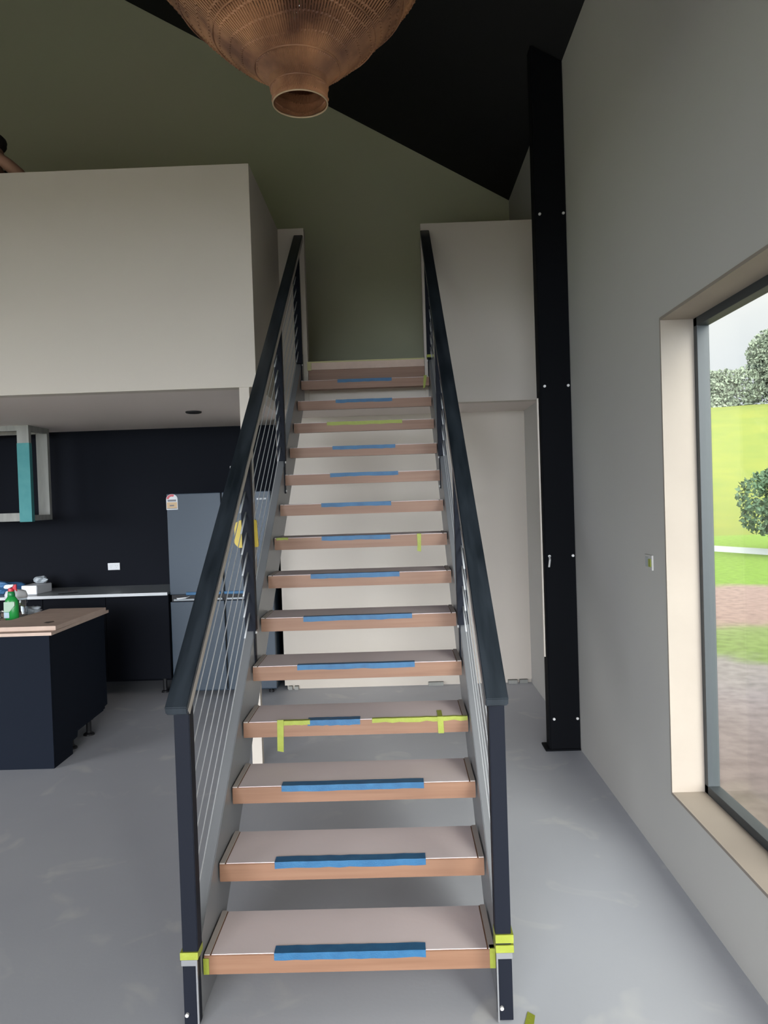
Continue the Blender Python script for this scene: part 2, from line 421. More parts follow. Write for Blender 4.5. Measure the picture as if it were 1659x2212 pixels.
def strip(x0, x1, y, z, m_, drop=.016, back=.02, wob=.0015, lab=None, par=None, name='tape_strip'):
    """tape folded over the nosing: slightly uneven edge"""
    bm = NB(); n = 14; rows = []
    for i in range(n + 1):
        x = x0 + (x1 - x0) * i / n; w_ = random.uniform(-wob, wob)
        rows.append([bm.verts.new(p) for p in ((x, y + back + w_, z + .0042), (x, y - .0012, z + .0042 + w_ * .3), (x, y - .0016, z - drop + w_),
                                               (x, y + .0002, z - drop + w_), (x, y + back, z + .0028))])
    for a, b in zip(rows, rows[1:]):
        for j in range(4): bm.faces.new((a[j], a[j + 1], b[j + 1], b[j]))
    o = obj(name, bm, m_, par)
    if lab: o['label'] = lab
    return o
for i in range(1, 15):
    y = (i - 1) * G; z = i * RI
    tr = obj('tread', prism(NB(), [(y, z), (y, z - .0625), (y + .035, z - .0625), (y + .035, z - .035), (y + .268, z - .035), (y + .268, z)],
                            -HW, HW, 'x', .0015), M['tread_wood'], st)
    cv = obj('tread_cover', B(-HW + .024, HW - .024, y + .004, y + .262, z - .001, z + .0025), M['cover'], tr)
    cv['label'] = 'pale protective paper'
    obj('edge_strip', B(-HW + .001, -HW + .019, y + .002, y + .266, z - .001, z + .004), M['cover_edge'], tr)
    obj('edge_strip', B(HW - .019, HW - .001, y + .002, y + .266, z - .001, z + .004), M['cover_edge'], tr)
    a, b = tapes[i]
    col = M['yellow_tape'] if i == 12 else M['blue_tape']
    strip(a, b, y, z, col, drop=.019, back=.042 if i < 5 else .03, wob=.002, lab='yellow-green tape' if i == 12 else 'blue tape', par=tr)
    if i in (4,):
        strip(-.31, -.19, y, z, M['yellow_tape'], drop=.014, lab='yellow-green tape', par=tr)
        strip(.07, HW - .002, y, z, M['yellow_tape'], drop=.012, back=.016, wob=.004, lab='yellow-green tape', par=tr)
        bm = NB(); prism(bm, [(-.327, z + .01), (-.300, z + .01), (-.304, z - .125), (-.330, z - .12)], y - .004, y - .002, 'y')
        obj('hanging_tape', bm, M['yellow_tape'], tr)['label'] = 'yellow-green tape'
        bm = NB(); prism(bm, [(.343, z + .006), (.367, z + .006), (.369, z - .064), (.345, z - .064)], y - .004, y - .002, 'y')
        box(bm, .345, .365, y - .003, y + .10, z + .003, z + .0045)
        obj('hanging_tape', bm, M['yellow_tape'], tr)['label'] = 'yellow-green tape'
    if i == 8:
        strip(-.46, -.395, y, z, M['yellow_tape'], drop=.008, back=.03, lab='yellow-green tape', par=tr)
        bm = NB(); prism(bm, [(.307, z + .004), (.330, z + .004), (.327, z - .095), (.306, z - .09), (.309, z - .05)], y - .004, y - .002, 'y')
        obj('hanging_tape', bm, M['yellow_tape'], tr)['label'] = 'yellow-green tape'
    if i == 14:
        bm = NB(); prism(bm, [(.432, z + .012), (.455, z + .012), (.44, z - .075), (.425, z - .085)], y - .004, y - .002, 'y')
        obj('hanging_tape', bm, M['yellow_tape'], tr)['label'] = 'yellow-green tape'
    if i == 1:
        for sx in (-1, 1):
            xa, xb = sorted((sx * (HW + .002), sx * (HW - .016)))
            obj('end_tape', B(xa, xb, y - .003, y + .02, z - .060, z - .008 + (.012 if sx > 0 else 0)), M['yellow_tape'], tr)['label'] = 'yellow tape'
# landing nosing with masking, and the closed riser under it
ln = obj('landing_nosing', B(-.440, .450, 3.44, 3.70, ZL - .062, ZL, .002), M['chip'], st); ln['label'] = 'pale covered nosing'
obj('masking_tape', prism(NB(), [(3.436, ZL - .008), (3.436, ZL + .002), (3.47, ZL + .002), (3.47, ZL), (3.439, ZL), (3.439, ZL - .008)], -.440, .450, 'x'), M['pale_tape'], ln)
obj('masking_tape', B(-.446, -.415, 3.434, 3.439, ZL - .066, ZL + .001), M['pale_tape'], ln)
obj('riser', B(-.440, .450, 3.452, 3.470, 2.525, ZL - .062), M['tread_wood'], st)

# ------------------------------------------------------------------ balustrades
POSTY = (-.06, 1.09, 2.24, 3.30)
def railing(sx, label):
    t = thing('stair_railing', label, 'railing', (sx * .4925, 0, 0.2))
    cx = sx * .4925
    # handrail: flat bar along the slope, both ends
    o1 = 1.155; th = .052
    y0, y1 = -.165, 3.447
    if sx < 0: xa, xb = -.517, -.449
    else: xa, xb = .449, .517
    hr = obj('handrail', prism(NB(), [(y0, y0 * S + o1), (y0 + .010, y0 * S + o1 - .022), (y0 + .03, (y0 + .03) * S + o1 - th), (y1, y1 * S + o1 - th), (y1, y1 * S + o1)], xa, xb, 'x', .003), M['rail'], t)
    if sx < 0:
        obj('inner_strip', prism(NB(), [(y0 + .03, (y0 + .03) * S + o1 - th + .003), (y1, y1 * S + o1 - th + .003), (y1, y1 * S + o1 - .006), (y0 + .012, (y0 + .012) * S + o1 - .02)], xb - .0005, xb + .0015, 'x'), M['cover_edge'], hr)['label'] = 'pale grey inner edge'  # thin paler grey strip along the left rail's inner face
    for k, yy in enumerate(POSTY):
        zt = yy * S + o1 - th - .002
        zb = [.262, 1.05, 1.89, 2.665][k] if k else .222
        pts = [(yy - .025, zb), (yy + .025, zb), (yy + .025, zt + .025 * S), (yy - .025, zt - .025 * S)]
        p = obj('post', prism(NB(), pts, cx - .0245 - .003 * sx, cx + .0245 - .003 * sx, 'x', .002), M['post'], t)
        for off in [.355 + .093 * j for j in range(7)]:
            zz = yy * S + off; q = -1 if k else 1; ln_ = .15 if k else .09
            obj('cable_fitting', tube(NB(), [(cx - sx * .001, yy + q * .02, zz + q * .02 * S), (cx - sx * .001, yy + q * ln_, zz + q * ln_ * S)], .0042, 8), M['wire'], p, smooth=True)
        if k == 0:
            # steel stub below the timber post with lipped edges
            bm = NB(); a, b = cx - .024, cx + .022
            box(bm, a, b, yy - .022, yy + .02, 0.004, .205, .002)
            obj('post_stub', bm, M['post'], p)
            bm = NB(); e = b if sx < 0 else a
            prism(bm, [(e - .002, .004), (e + .003, .004), (e + .003, .2215), (a - .001, .2215), (a - .001, .203), (e - .002, .203)] if sx < 0 else
                  [(e + .002, .004), (e - .003, .004), (e - .003, .2215), (b + .001, .2215), (b + .001, .203), (e + .002, .203)], yy - .031, yy - .0225, 'y')
            obj('stub_lip', bm, M['stringer'], p)
            obj('stub_lip', B(*sorted((-sx * -.474, -sx * -.471)), -.034, -.026, .004, .20), M['stringer'], p)
            obj('tape_band', B(a - .004, b + .006, yy - .031, yy + .03, .222, .245), M['yellow_tape'], p)['label'] = 'yellow-green tape'
            if sx > 0:
                obj('tape_band', B(a - .004, b + .006, yy - .031, yy + .03, .252, .278, ), M['yellow_tape'], p)['label'] = 'yellow-green tape'
            bm = NB(); tube(bm, [(cx - .014, yy - .022, .045), (cx - .014, yy - .03, .045)], .006, 8); obj('bolt', bm, M['chrome'], p)
        else:
            xi = -.476 if sx < 0 else .476; q = -sx
            bm = NB(); box(bm, *sorted((xi, xi + q * .005)), yy - .02, yy + .02, zb - .20, zb + .02)
            br = obj('bracket', bm, M['post'], p)
            for zz in (zb - .01, zb - .185): obj('bolt', tube(NB(), [(xi, yy, zz), (xi + q * .012, yy, zz)], .007, 8), M['chrome'], br)
            if k == 3 and sx > 0:
                obj('tape_band', B(cx - .03, cx + .026, yy - .028, yy + .028, zb + .01, zb + .03), M['yellow_tape'], p)['label'] = 'yellow-green tape'
    for j in range(7):
        off = .355 + .093 * j
        bm = NB(); a, b = POSTY[0], POSTY[-1]
        pts = []
        nseg = 24
        for q in range(nseg + 1):
            yy = a + (b - a) * q / nseg
            sag = -.004 * abs(math.sin(PI * (yy - a) / (b - a) * 3))
            pts.append((cx - sx * .001, yy, yy * S + off + sag))
        tube(bm, pts, .0021, 6)
        obj('cable', bm, M['wire'], t, smooth=True)
    return t
railing(-1, 'left balustrade with black handrail, charcoal posts and wire cables beside the kitchen')
railing(1, 'right balustrade with black handrail, charcoal posts and wire cables, nearest the window wall')
# yellow marker pad with black strap hung behind the second left post
t = thing('foam_guard', 'yellow pad with black strap hanging at the left balustrade post', 'guard', (-.53, 1.15, 1.30))
obj('yellow_pad', prism(NB(), [(-.575, 1.545), (-.548, 1.56), (-.470, 1.56), (-.464, 1.43), (-.560, 1.428), (-.578, 1.45)], 1.20, 1.22, 'y', .003), M['yellow'], t)
obj('strap', prism(NB(), [(-.553, 1.43), (-.532, 1.43), (-.535, 1.36), (-.530, 1.31), (-.548, 1.31)], 1.205, 1.215, 'y'), M['dark_gap'], t)

tag(obj('tape_scrap', prism(NB(), [(.535, -.13), (.56, -.15), (.585, -.06), (.565, -.04)], 0.0005, .002, 'z'), M['yellow_tape']),
    'scrap of yellow-green tape on the floor beside the right balustrade foot', 'tape')
# white post under the loft corner
tag(obj('white_post', B(-.748, -.686, 2.30, 2.36, 0.0, ZS), M['white']), 'slim white post under the loft corner behind the left balustrade', 'post')

# ------------------------------------------------------------------ fridge
f = thing('refrigerator', 'blue-grey four-door refrigerator standing against the navy kitchen wall', 'refrigerator', (-1.31, 4.4, 0))
FX0, FX1, FXM = -1.755, -.868, -1.288
obj('fridge_body', B(FX0 + .004, FX1 - .004, 4.12, 4.67, .03, 1.73, .004), M['fridge'], f)
obj('gap_panel', B(FX0 + .006, FX1 - .006, 4.095, 4.121, .05, 1.725), M['dark_gap'], f)
d1 = obj('door', B(FX0, FXM - .006, 4.065, 4.115, .872, 1.735, .006), M['fridge'], f)
d2 = obj('door', B(FXM + .006, FX1, 4.065, 4.115, .872, 1.735, .006), M['fridge'], f)
d3 = obj('door', B(FX0, FXM - .006, 4.065, 4.115, .045, .812, .006), M['fridge'], f)
d4 = obj('door', B(FXM + .006, FX1, 4.065, 4.115, .045, .812, .006), M['fridge'], f)
for d, a, b in ((d3, FX0 + .03, FXM - .02), (d4, FXM + .02, FX1 - .10)):
    obj('handle_rail', B(a, b, 4.06, 4.085, .82, .836, .002), M['bench'], d)
for d, a, b in ((d1, -1.615, FXM - .03), (d2, FXM + .0, -1.05)):
    obj('blue_film', B(a, b, 4.050, 4.068, .868, .892, .003), M['blue_tape'], d)['label'] = 'blue protective film'
obj('white_tag', prism(NB(), [(-1.70, .845), (-1.61, .85), (-1.58, .86), (-1.62, .842), (-1.69, .835)], 4.055, 4.06, 'y'), M['plate'], d1)
# logo: two short pale marks
bm = NB()
for a, b in ((-.985, -.972), (-.970, -.960), (-.957, -.948), (-.944, -.938), (-.930, -.918), (-.915, -.905)): box(bm, a, b, 4.063, 4.066, 1.662, 1.676)
obj('badge', bm, M['bench_edge'], d2)
for x in (FX0 + .06, FX1 - .06):
    bm = NB(); lathe(bm, [(.022, 0), (.022, .02), (.012, .022), (.012, .04)], (x, 4.14, 0), 12); obj('foot', bm, M['dark_gap'], f)
# energy label: arch over a tan panel
en = obj('energy_label', B(-1.757, -1.660, 4.0625, 4.0655, 1.600, 1.690), M['plate'], d1); en['label'] = 'energy rating label'
arc = [(-1.7085 + .0485 * math.cos(a), 1.690 + .043 * math.sin(a)) for a in [PI * k / 12 for k in range(13)]]
obj('label_arch', prism(NB(), arc, 4.0622, 4.0652, 'y'), M['plate'], en)
bm = NB(); k1 = [(-1.7085 + .044 * math.cos(a), 1.692 + .039 * math.sin(a)) for a in [PI * k / 12 for k in range(4, 13)]]
k2 = [(-1.7085 + .025 * math.cos(a), 1.692 + .020 * math.sin(a)) for a in [PI * k / 12 for k in range(4, 13)]][::-1]
prism(bm, k1 + k2, 4.0612, 4.0625, 'y'); obj('label_band', bm, M['pink'], en)
bm = NB(); box(bm, -1.752, -1.665, 4.0610, 4.0626, 1.609, 1.664); obj('label_panel', bm, M['tan'], en)
bm = NB(); box(bm, -1.745, -1.672, 4.0602, 4.0626, 1.670, 1.686); box(bm, -1.728, -1.690, 4.0602, 4.0612, 1.630, 1.641); box(bm, -1.752, -1.665, 4.0602, 4.0612, 1.6085, 1.613)
obj('label_print', bm, M['print'], en)

# ------------------------------------------------------------------ kitchen bench along the back wall
tag(obj('worktop', B(-5.0, FX0 - .012, 4.03, YB, .880, .90), M['bench']), 'pale grey worktop along the navy kitchen wall, left of the fridge', 'worktop')
wt = bpy.data.objects['worktop']
obj('front_edge', B(-5.0, FX0 - .012, 4.024, 4.03, .876, .901), M['bench_edge'], wt)['label'] = 'white front edge'
t = thing('base_cabinet', 'dark base cabinet under the grey worktop, on short black feet', 'cabinet', (-3.4, 4.4, 0))
obj('cabinet_body', B(-5.0, -1.80, 4.18, 4.68, .13, .876, .002), M['navy'], t)
for i, x in enumerate((-4.9, -4.1, -3.3, -2.6, -1.88)):
    obj('cabinet_front', B([-5.0, -4.3, -3.6, -2.9, -2.35][i] + .002, [-4.3, -3.6, -2.9, -2.35, -1.80][i] - .002, 4.165, 4.18, .135, .87, .002), M['navy'], t)
    bm = NB(); lathe(bm, [(.035, 0), (.03, .012), (.018, .02), (.018, .13)], (x, 4.24, 0), 12); obj('foot', bm, M['dark_gap'], t)

# island
t = thing('kitchen_island', 'navy kitchen island carcass on black feet, topped with raw chipboard', 'kitchen island', (-3.0, 2.8, 0))
obj('island_body', B(-4.4, -2.03, 2.362, 3.24, .135, .848), M['island'], t)
obj('near_panel', B(-4.4, -2.014, 2.34, 2.360, 0.0, .848, .001), M['island'], t)
obj('end_panel', prism(NB(), [(2.362, 0.0), (2.62, 0.0), (2.62, .088), (2.70, .09), (2.71, .13), (3.17, .137), (3.17, .16), (3.25, .165), (3.25, .848), (2.362, .848)], -2.029, -2.014, 'x', .001), M['island'], t)
for (x, y) in ((-2.075, 2.74), (-2.075, 3.04), (-3.4, 2.74), (-3.4, 3.04)):
    bm = NB(); lathe(bm, [(.040, 0), (.038, .01), (.022, .02), (.018, .03), (.018, .105), (.032, .11), (.032, .135)], (x, y, 0), 16)
    obj('foot', bm, M['dark_gap'], t)
lb = tag(obj('chipboard_sheet', B(-4.42, -1.985, 2.31, 3.27, .850, .870), M['chip']), 'large raw chipboard sheet laid over the island top', 'board')
ub = tag(obj('chipboard_sheet', prism(NB(), [(-1.990, 2.385), (-1.978, 3.20), (-2.41, 3.225), (-2.435, 2.70), (-2.95, 2.62), (-2.95, 2.385)], .8705, .898, 'z', .001), M['chip']),
         'smaller chipboard offcut on top of the sheet, reaching the island corner', 'board')
bm = NB(); prism(bm, [(-2.13, 2.52), (-2.09, 2.50), (-2.075, 2.56), (-2.10, 2.60), (-2.135, 2.57)], .898, .8985, 'z'); obj('knot', bm, M['bark'], ub)
# spray bottle
t = thing('spray_bottle', 'green spray bottle with red and white trigger on the island', 'spray bottle', (-2.517, 2.88, .870))
c = (-2.517, 2.88, .8705)
bm = NB(); lathe(bm, [(.043, 0), (.047, .006), (.048, .07), (.047, .125), (.042, .145), (.028, .165), (.020, .172)], c, 28, 1, .62); obj('bottle_body', bm, M['green_liquid'], t, smooth=True)
bm = NB(); lathe(bm, [(.024, .168), (.026, .172), (.022, .20), (.018, .205)], c, 20); obj('bottle_neck', bm, M['green_dark'], t, smooth=True)
bm = NB(); lathe(bm, [(.020, .203), (.021, .206), (.020, .222), (.016, .226)], c, 20)
prism(bm, [(c[0] + .005, c[2] + .222), (c[0] + .030, c[2] + .215), (c[0] + .042, c[2] + .200), (c[0] + .036, c[2] + .230), (c[0] + .040, c[2] + .252), (c[0] + .024, c[2] + .25), (c[0] + .018, c[2] + .235)], c[1] - .007, c[1] + .007, 'y', .002)
obj('trigger', bm, M['red'], t)
bm = NB(); prism(bm, [(c[0] - .050, c[2] + .232), (c[0] - .038, c[2] + .222), (c[0] - .015, c[2] + .222), (c[0] + .020, c[2] + .240), (c[0] + .022, c[2] + .252), (c[0] - .038, c[2] + .250)], c[1] - .013, c[1] + .013, 'y', .003)
obj('spray_head', bm, M['white_plastic'], t)
bm = NB(); prism(bm, [(c[0] - .042, c[2] + .02), (c[0] - .005, c[2] + .02), (c[0] - .005, c[2] + .06), (c[0] - .042, c[2] + .06)], c[1] - .0325, c[1] - .026, 'y')
obj('front_label', bm, M['label_blue'], t)
bm = NB(); prism(bm, [(c[0] - .042, c[2] + .063), (c[0] - .003, c[2] + .063), (c[0] + .034, c[2] + .105), (c[0] + .034, c[2] + .132), (c[0] - .040, c[2] + .132)], c[1] - .0325, c[1] - .020, 'y')
obj('front_label', bm, M['label'], t)
# clear jug with white shoulder behind it
t = thing('clear_jug', 'clear plastic jug with white shoulders behind the green spray bottle', 'jug', (-2.57, 3.06, .870))
c = (-2.575, 3.06, .8705)
bm = NB(); lathe(bm, [(.070, 0), (.076, .01), (.078, .12), (.074, .135)], c, 24, 1, .7); obj('jug_body', bm, M['clear'], t, smooth=True)
bm = NB(); lathe(bm, [(.079, .135), (.080, .16), (.070, .185), (.040, .195), (.02, .197)], c, 24, 1, .7); obj('jug_shoulder', bm, M['white_plastic'], t, smooth=True)


def crumple(c, sx, sy, sz, seed, n=3):
    bm = NB(); bmesh.ops.create_icosphere(bm, subdivisions=n, radius=1.0)
    rnd = random.Random(seed)
    ph = [rnd.uniform(0, 6) for _ in range(6)]
    for v in bm.verts:
        p = v.co.copy()
        k = 1 + .22 * math.sin(5 * p.x + ph[0]) * math.cos(4 * p.y + ph[1]) + .15 * math.sin(9 * p.z + 7 * p.x + ph[2]) + rnd.uniform(-.06, .06)
        v.co = Vector((c[0] + p.x * sx * k, c[1] + p.y * sy * k, c[2] + sz + .001 + max(p.z * sz * k, -sz)))
    return bm


tag(obj('plastic_bag', crumple((-2.515, 3.16, .870), .070, .05, .028, 3), M['grey_sheet']), 'crumpled clear plastic bag on the island beside the green bottle', 'bag')
t = thing('sink_tap', 'small steel tap fitting lying by the left edge of the island', 'tap', (-2.66, 2.98, .870))
bm = NB(); lathe(bm, [(.022, 0), (.020, .008), (.010, .012), (.010, .05)], (-2.66, 2.98, .8705), 16); obj('tap_base', bm, M['steel_sink'], t, smooth=True)
bm = NB(); tube(bm, [(-2.66, 2.98, .915), (-2.63, 2.97, .925), (-2.60, 2.96, .915)], .008, 10); obj('tap_spout', bm, M['steel_sink'], t, smooth=True)
tag(obj('timber_offcut', prism(NB(), [(-2.95, 2.66), (-2.56, 2.80), (-2.58, 2.84), (-2.97, 2.70)], .8705, .885, 'z', .002), M['bark']),
    'brown timber offcut lying left of the green bottle', 'offcut')
# things on the back worktop
tag(obj('blue_bag', crumple((-3.35, 4.30, .90), .19, .12, .055, 5), M['blue_cloth']), 'blue crumpled plastic heap on the back worktop, far left', 'bag')
tag(obj('plastic_sheet', crumple((-3.00, 4.36, .978), .062, .04, .035, 9, 2), M['grey_sheet']), 'grey crumpled sheet resting on the white carton on the worktop', 'sheet')
tag(obj('white_carton', prism(NB(), [(-3.10, 4.20), (-2.955, 4.18), (-2.93, 4.42), (-3.10, 4.44)], .9005, .976, 'z', .004), M['white_plastic']), 'small white carton on the back worktop behind the jug', 'carton')
tag(obj('black_case', B(-3.32, -3.13, 4.46, 4.64, .9005, .96, .006), M['dark_gap']), 'small black case behind the blue heap on the worktop', 'case')
tag(obj('pencil', tube(NB(), [(-2.74, 4.12, .905), (-2.60, 4.20, .905)], .004, 6), M['dark_gap']), 'dark pencil lying on the grey worktop', 'pencil')

# rangehood timber frame hanging from the kitchen ceiling
t = thing('bulkhead', 'open timber stud box hanging from the kitchen ceiling, one stud wrapped teal', 'bulkhead', (-3.3, 4.2, 1.54))
ZB = 1.545
s1 = obj('stud', B(-2.985, -2.885, 4.0, 4.045, ZB - .005, ZS), M['stud'], t)
obj('teal_wrap', B(-2.9875, -2.8825, 3.9975, 4.0475, ZB - .007, 2.205), M['teal'], s1)['label'] = 'teal wrap'
obj('stud', B(-2.99, -2.89, 4.355, 4.40, ZB, ZS), M['stud'], t)
obj('stud', B(-3.95, -3.85, 4.0, 4.045, ZB, ZS), M['stud'], t)
obj('stud', B(-3.95, -3.85, 4.355, 4.40, ZB, ZS), M['stud'], t)
for z in (ZB, ZS - .045):
    obj('frame_rail', B(-3.85, -2.985, 4.0, 4.045, z, z + .07 if z == ZB else z + .045), M['stud'], t)
    obj('frame_rail', B(-3.85, -2.985, 4.355, 4.40, z, z + .045), M['stud'], t)
    obj('frame_rail', B(-2.93, -2.887, 4.045, 4.355, z, z + .045), M['stud'], t)
    obj('frame_rail', B(-3.95, -3.905, 4.045, 4.355, z, z + .045), M['stud'], t)

# plates and downlight
def plate(x0, x1, z0, z1, y, label, slots):
    t = thing('power_outlet', label, 'outlet', ((x0 + x1) / 2, y, (z0 + z1) / 2))
    obj('outlet_plate', B(x0, x1, y - .009, y, z0, z1, .003), M['plate'], t)
    if slots:
        bm = NB(); zc_ = (z0 + z1) / 2
        for cx in (x0 + (x1 - x0) * .27, x0 + (x1 - x0) * .73):
            for dx in (-.008, .008): box(bm, cx + dx - .001, cx + dx + .001, y - .0095, y - .0088, zc_ + .002, zc_ + .010)
            box(bm, cx - .001, cx + .001, y - .0095, y - .0088, zc_ - .014, zc_ - .006)
        obj('outlet_slots', bm, M['print'], t)
plate(-2.515, -2.402, 1.050, 1.116, YB, 'white double power outlet on the navy wall above the worktop', True)
plate(-1.336, -1.222, 1.928, 1.984, YB, 'white wall plate on the navy wall above the refrigerator', False)
t = thing('light_switch', 'pale wall plate with a yellow tag beside the window', 'switch', (XR, .995, 1.317))
obj('switch_plate', B(XR - .008, XR, .945, 1.045, 1.285, 1.352, .002), M['shaded_wall'], t)
obj('switch_insert', B(XR - .0095, XR - .007, .99, 1.03, 1.297, 1.342, .001), M['bench'], t)
obj('yellow_tag', B(XR - .011, XR - .0078, .955, .985, 1.30, 1.335), M['yellow_tape'], t)
t = thing('downlight', 'small round recessed downlight in the kitchen ceiling', 'downlight', (-1.337, 3.456, ZS))
bm = NB(); tube(bm, [(-1.337 + .052 * math.cos(2 * PI * k / 32), 3.456 + .052 * math.sin(2 * PI * k / 32), ZS - .004) for k in range(32)], .010, 8, closed=True)
obj('downlight_trim', bm, M['dark_gap'], t, smooth=True)
bm = NB(); lathe(bm, [(.044, -.003), (.044, -.001)], (-1.337, 3.456, ZS), 24); obj('downlight_lens', bm, M['bench'], t)

# ------------------------------------------------------------------ woven pendant
PC = Vector((-.062, 0.0, 2.903))
pt = thing('pendant_lamp', 'huge brown woven bell-shaped pendant hanging above the stairs', 'pendant lamp', PC)
PROF = [(0, .083), (.045, .086), (.08, .096), (.105, .130), (.14, .182), (.20, .252), (.28, .333), (.38, .415), (.50, .475), (.60, .50), (.72, .50), (.84, .46), (.94, .36), (1.0, .20), (1.03, .06)]
def rad(h):
    for (a, ra), (b, rb) in zip(PROF, PROF[1:]):
        if a <= h <= b:
            u = (h - a) / (b - a); return ra + (rb - ra) * (u)
    return PROF[-1][1]
def wobble(a, h): return 1 + .012 * math.sin(5 * a + 9 * h) + .008 * math.sin(11 * a - 6 * h)
# dense warp strands, two crossing weft layers, strong rings
bm = NB(); NS = 160
for s in range(NS):
    a = 2 * PI * s / NS
    pts = [];
    for k in range(31):
        h = 1.03 * k / 30; r = rad(h) * wobble(a, h)
        pts.append(PC + Vector((r * math.cos(a) - .05 * h, r * math.sin(a), h)))
    tube(bm, pts, .0033, 4, cap=False)
obj('warp_strands', bm, M['weave'], pt)
bm = NB(); NR = 34
for q in range(NR):
    h = .012 + 1.0 * (q / NR) ** 1.0
    pts = []
    n = 200
    for k in range(n):
        a = 2 * PI * k / n; hh = min(max(h + .004 * math.sin(3 * a + q), 0), 1.02)
        r = (rad(hh) + (.0030 if (k + q) % 2 else -.0030)) * wobble(a, hh)
        pts.append(PC + Vector((r * math.cos(a) - .05 * hh, r * math.sin(a), hh)))
    tube(bm, pts, .0040, 4, closed=True)
obj('woven_rows', bm, M['weave'], pt)
bm = NB()
for h in (.045, .105, .20, .30, .42, .60, .80):
    tube(bm, [PC + Vector(((rad(h) + .004) * math.cos(2 * PI * k / 64) - .05 * h, (rad(h) + .004) * math.sin(2 * PI * k / 64), h)) for k in range(64)], .0032, 6, closed=True)
    obj('cane_ring', bm, M['weave'], pt, smooth=True); bm = NB()
bm.free()
bm = NB(); tube(bm, [PC + Vector((.086 * math.cos(2 * PI * k / 48), .086 * math.sin(2 * PI * k / 48), -.003)) for k in range(48)], .0024, 8, closed=True)
obj('bottom_rim', bm, M['weave_pale'], pt, smooth=True)
bm = NB(); lathe(bm, [(.008, .22), (.03, .235), (.043, .27), (.040, .31), (.022, .35), (.014, .37)], PC, 20); obj('bulb', bm, M['bulb'], pt, smooth=True)
bm = NB(); lathe(bm, [(.018, .365), (.020, .37), (.020, .43), (.006, .445)], PC, 16); obj('lamp_holder', bm, M['dark_gap'], pt)
bm = NB(); tube(bm, [PC + Vector((0, 0, .44)), PC + Vector((0, 0, zc(PC.x) - PC.z - .02))], .004, 8); obj('cord', bm, M['dark_gap'], pt)
bm = NB(); lathe(bm, [(.055, zc(PC.x) - PC.z - .06), (.055, zc(PC.x) - PC.z + .03)], PC, 20); obj('ceiling_rose', bm, M['dark_gap'], pt)

# ------------------------------------------------------------------ person leaning on the parapet
pr = thing('person', 'person in a black shirt with dark hair, leaning a forearm on the loft parapet', 'person', (-2.45, 3.05, ZL))
def skin(name, verts, edges, radii, m_, parent, sub=2):
    me = bpy.data.meshes.new(name); me.from_pydata([Vector(v) for v in verts], edges, []); me.materials.append(m_)
    o = bpy.data.objects.new(name, me); C.objects.link(o); o.parent = parent
    o.matrix_parent_inverse = Matrix.Translation(parent.location).inverted()
    md_ = o.modifiers.new('skin', 'SKIN'); md_.use_smooth_shade = True
    for i, r in enumerate(radii):
        sv = me.skin_vertices[0].data[i]; sv.radius = r if isinstance(r, tuple) else (r, r); sv.use_root = (i == 0)
    s_ = o.modifiers.new('sub', 'SUBSURF'); s_.levels = sub; s_.render_levels = sub
    return o
V = []; Ed = []; Rr = []
def add(p, r, frm=None):
    V.append(p); Rr.append(r)
    if frm is not None: Ed.append((frm, len(V) - 1))
    return len(V) - 1
pel = add((-2.47, 3.06, 3.60), (.16, .12))
ab = add((-2.46, 2.96, 3.72), (.14, .11), pel)
ch = add((-2.44, 2.83, 3.83), (.16, .12), ab)
nk0 = add((-2.42, 2.72, 3.88), (.075, .07), ch)
nk = add((-2.395, 2.64, 3.905), (.055, .055), nk0)
hd0 = add((-2.375, 2.60, 3.935), (.062, .068), nk)
hd1 = add((-2.36, 2.585, 3.98), (.072, .086), hd0)
hd2 = add((-2.355, 2.59, 4.03), (.055, .066), hd1)
# near (viewer right) arm: shoulder, elbow on parapet, forearm up to the cheek, hand with fingers
sh = add((-2.28, 2.76, 3.86), .060, ch)
ua = add((-2.20, 2.60, 3.80), .048, sh)
elb = add((-2.118, 2.44, 3.768), .040, ua)
fa = add((-2.205, 2.43, 3.845), .042, elb)
wr = add((-2.315, 2.43, 3.935), .024, fa)
pm = add((-2.350, 2.45, 3.965), (.036, .018), wr)
# far arm lying along the parapet
sh2 = add((-2.60, 2.77, 3.86), .060, ch)
ua2 = add((-2.68, 2.60, 3.80), .048, sh2)
el2 = add((-2.72, 2.42, 3.765), .038, ua2)
fa2 = add((-2.62, 2.37, 3.765), .036, el2)
wr2 = add((-2.50, 2.345, 3.757), .024, fa2)
pm2 = add((-2.45, 2.340, 3.752), (.036, .018), wr2)
for s_ in (-1, 1):
    hp = add((-2.47 + s_ * .10, 3.08, 3.52), .095, pel)
    kn = add((-2.47 + s_ * .12, 3.02, 3.18), .062, hp)
    cf = add((-2.47 + s_ * .12, 3.07, 3.02), .058, kn)
    an = add((-2.47 + s_ * .12, 3.10, 2.79), .040, cf)
    add((-2.47 + s_ * .13, 2.98, 2.745), .036, an)
for bx, dr, up in ((pm, Vector((-.55, .45, .7)), Vector((.6, .2, .4))), (pm2, Vector((1, .1, -.15)), Vector((0, .9, .1)))):
    b0 = Vector(V[bx]); dr = dr.normalized(); up = (up - dr * up.dot(dr)).normalized()
    for k, ln_ in enumerate((.060, .070, .066, .052)):
        st_ = b0 + up * (.026 - .017 * k)
        a1 = add(tuple(st_ + dr * .03), .0095, bx)
        a2 = add(tuple(st_ + dr * (.03 + ln_ * .5) + up * .003), .0085, a1)
        add(tuple(st_ + dr * (.03 + ln_) + Vector((0, 0, -.008))), .0075, a2)
    t1 = add(tuple(b0 + up * .035 + dr * .012), .011, bx)
    add(tuple(b0 + up * .050 + dr * .045), .009, t1)
body = skin('body', V, Ed, Rr, M['skin'], pr)
